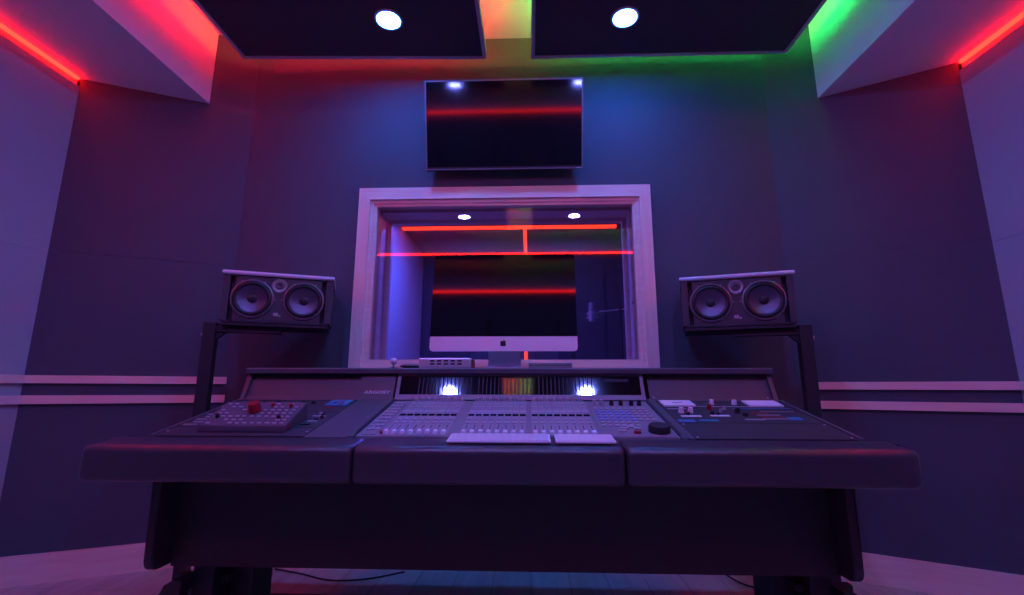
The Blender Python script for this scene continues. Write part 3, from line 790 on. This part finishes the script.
# ------------------------------------------------------------------ speakers and stands
def make_speaker():
    t = thing('studio_monitor', '', 'loudspeaker', (0, 0, 0), group='studio monitors beside the window')
    # origin: bottom centre of the front face; front looks along -y
    w_, h, d = .256, .264, .27
    MB().box(-w_+.012, w_-.012, .035, d, 0, h-.022, .003).build('cabinet', 'plastic', t)
    MB().box(-w_+.052, w_-.052, -.002, .036, .012, h-.026, .002).build('baffle', 'spk', t)
    for s in (-1, 1):
        x0, x1 = sorted((s*(w_-.030), s*w_))
        MB().box(x0, x1, -.006, d+.004, .008, h-.0225, .003).build('side_panel', 'spk', t)
    MB().box(-w_+.012, w_-.012, -.004, .0345, 0, .0115, .002).build('plinth', 'plastic', t)
    m = MB(); m.prism([(-.016, h-.020), (-.020, h-.012), (-.010, h), (d+.006, h), (d+.006, h-.022), (-.010, h-.022)], 'x', -w_-.008, w_+.008, .002)
    m.build('top_panel', 'cap_top', t, label='pale top panel with a slanted front lip')
    F = RX(PI/2)
    for s in (-1, 1):
        c = TR(s*.121, -.002, .124) @ F
        MB().lathe([(.090, 0), (.100, .0), (.099, .008), (.092, .011), (.088, .004)], 48, R=c).build('driver_ring', 'ring', t, True)
        MB().lathe([(.089, .002), (.087, .010), (.079, .0145), (.071, .011), (.069, .001)], 48, R=c).build('surround', 'rubber', t, True)
        MB().lathe([(.069, .0105), (.052, .0065), (.030, .002), (.020, .001)], 48, R=c @ TR(0, 0, .0)).build('cone', 'cone', t, True)
        MB().lathe([(.022, .0015), (.021, .006), (.016, .0095), (.008, .0115), (0, .012)], 32, R=c).build('dust_cap', 'rubber', t, True)
        for k in range(6):
            a = k*PI/3
            MB().lathe([(0, .003), (.0025, .003), (.003, 0), (0, 0)], 10, R=TR(s*.121+.105*math.cos(a), -.002, .124+.105*math.sin(a)*.97) @ F).build('screw', 'silver', t)
    c = TR(0, -.002, .198) @ F
    MB().lathe([(.020, .001), (.026, .005), (.035, .005), (.037, 0)], 36, R=c).build('tweeter_ring', 'grey', t, True)
    MB().lathe([(0, .000), (.007, .001), (.013, .005), (.020, .002)], 28, R=c).build('tweeter', 'cone', t, True)
    MB().box(-.018, .004, -.0035, -.002, .040, .056).build('badge', 'silver', t)
    MB().box(.006, .016, -.0035, -.002, .036, .046).build('level_light', 'silver', t)
    return t
sp = make_speaker()
# the baffle has openings: a dark well behind each cone comes from the dished cone itself
SPZ = E + .316
sp.location = (-1.298, 2.365, SPZ+.004); sp.rotation_euler = (0, 0, math.radians(21))

sp['label'] = 'black two-woofer loudspeaker with a pale top, on the stand left of the window'
sp2 = copy_tree(sp); sp2.location = (1.03, 2.370, SPZ-.014); sp2.rotation_euler = (0, 0, math.radians(-17))
sp2['label'] = 'black two-woofer loudspeaker with a pale top, on the stand right of the window'
for c in sp.children:
    if c.name.startswith('level_light'): c.data = c.data.copy(); c.data.materials[0] = M['green']; c['label'] = 'small green light'

def make_stand(side, SPZ):
    # origin on the floor under the speaker's front centre, shelf turned like the speaker; post at the outer end
    t = thing('speaker_stand', '', 'speaker stand', (0, 0, 0), group='black steel speaker stands')
    h = SPZ - .001
    s = side
    xo = s*.300 if s < 0 else .290
    MB().box(-.25, .25, .0, .25, h-.014, h, .002).build('shelf', 'steel', t)
    MB().box(*sorted((xo, -s*.02)), .03, .08, h-.045, h-.0145, .002).build('shelf_arm', 'steel', t)
    MB().box(xo-.027, xo+.027, .02, .10, .012, h, .003).build('post', 'steel', t)
    MB().box(xo-.16 if s > 0 else xo-.10, xo+.10 if s > 0 else xo+.16, -.08, .20, 0, .0115, .003).build('base_plate', 'steel', t)
    MB().prism([(xo-s*.0275, h-.046), (xo-s*.07, h-.046), (xo-s*.0275, h-.085)], 'y', .04, .07).build('gusset', 'steel', t)
    MB().lathe([(0, .012), (.008, .012), (.008, 0), (0, 0)], 14, R=TR(xo+s*.027, .05, h-.06) @ RY(s*PI/2)).build('knob', 'silver', t, True)
    return t
for side, o, nm_ in ((-1, sp, 'left'), (1, sp2, 'right')):
    st = make_stand(side, o.location.z)
    st.location = (o.location.x, o.location.y, 0); st.rotation_euler = o.rotation_euler
    st['label'] = 'black steel stand with a square post carrying the %s loudspeaker' % nm_

# cables on the floor under the desk
def cable(label, pts, r=.004):
    V = [Vector(p) for p in pts]; out = []
    for i in range(len(V)-1):
        p0, p1, p2, p3 = V[max(i-1, 0)], V[i], V[i+1], V[min(i+2, len(V)-1)]
        for k in range(6):
            t_ = k/6
            out.append(.5*((2*p1)+(-p0+p2)*t_+(2*p0-5*p1+4*p2-p3)*t_**2+(-p0+3*p1-3*p2+p3)*t_**3))
    out.append(V[-1])
    return tag(MB().tube(out, r, 8).build('cable', 'rubber', None, True), label, 'cable')
cable('thin black cable curving over the floor below the left half of the desk', [(-1.35, 2.68, .006), (-1.18, 2.62, .006), (-1.0, 2.545, .006), (-.82, 2.57, .006), (-.66, 2.67, .006)])
cable('short black cable looping on the floor below the right end of the desk', [(1.00, 2.70, .006), (1.04, 2.58, .006), (1.12, 2.53, .006), (1.22, 2.60, .006), (1.26, 2.70, .006)])

# ------------------------------------------------------------------ camera, world, view
cam = bpy.data.cameras.new('camera'); co = bpy.data.objects.new('camera', cam); COL.objects.link(co)
cam.sensor_fit = 'HORIZONTAL'; cam.sensor_width = 36; cam.lens = 36*475/1024; cam.clip_start = .02
p_, y_ = math.radians(10.8), math.radians(2.2)
co.matrix_world = TR(0, 0, E) @ RZ(y_) @ RX(PI/2 + p_) @ RZ(math.radians(.12))
S.camera = co
wd_ = bpy.data.worlds.new('world'); S.world = wd_; wd_.use_nodes = True
bg = wd_.node_tree.nodes['Background']; bg.inputs[0].default_value = (.16, .07, .35, 1); bg.inputs[1].default_value = .0
S.view_settings.view_transform = 'Standard'; S.view_settings.look = 'None'
S.view_settings.exposure = 0; S.view_settings.gamma = 1; S.view_settings.use_curve_mapping = False
S.cycles.use_denoising = True
S.cycles.max_bounces = 8; S.cycles.diffuse_bounces = 5; S.cycles.glossy_bounces = 4
S.cycles.sample_clamp_indirect = 6
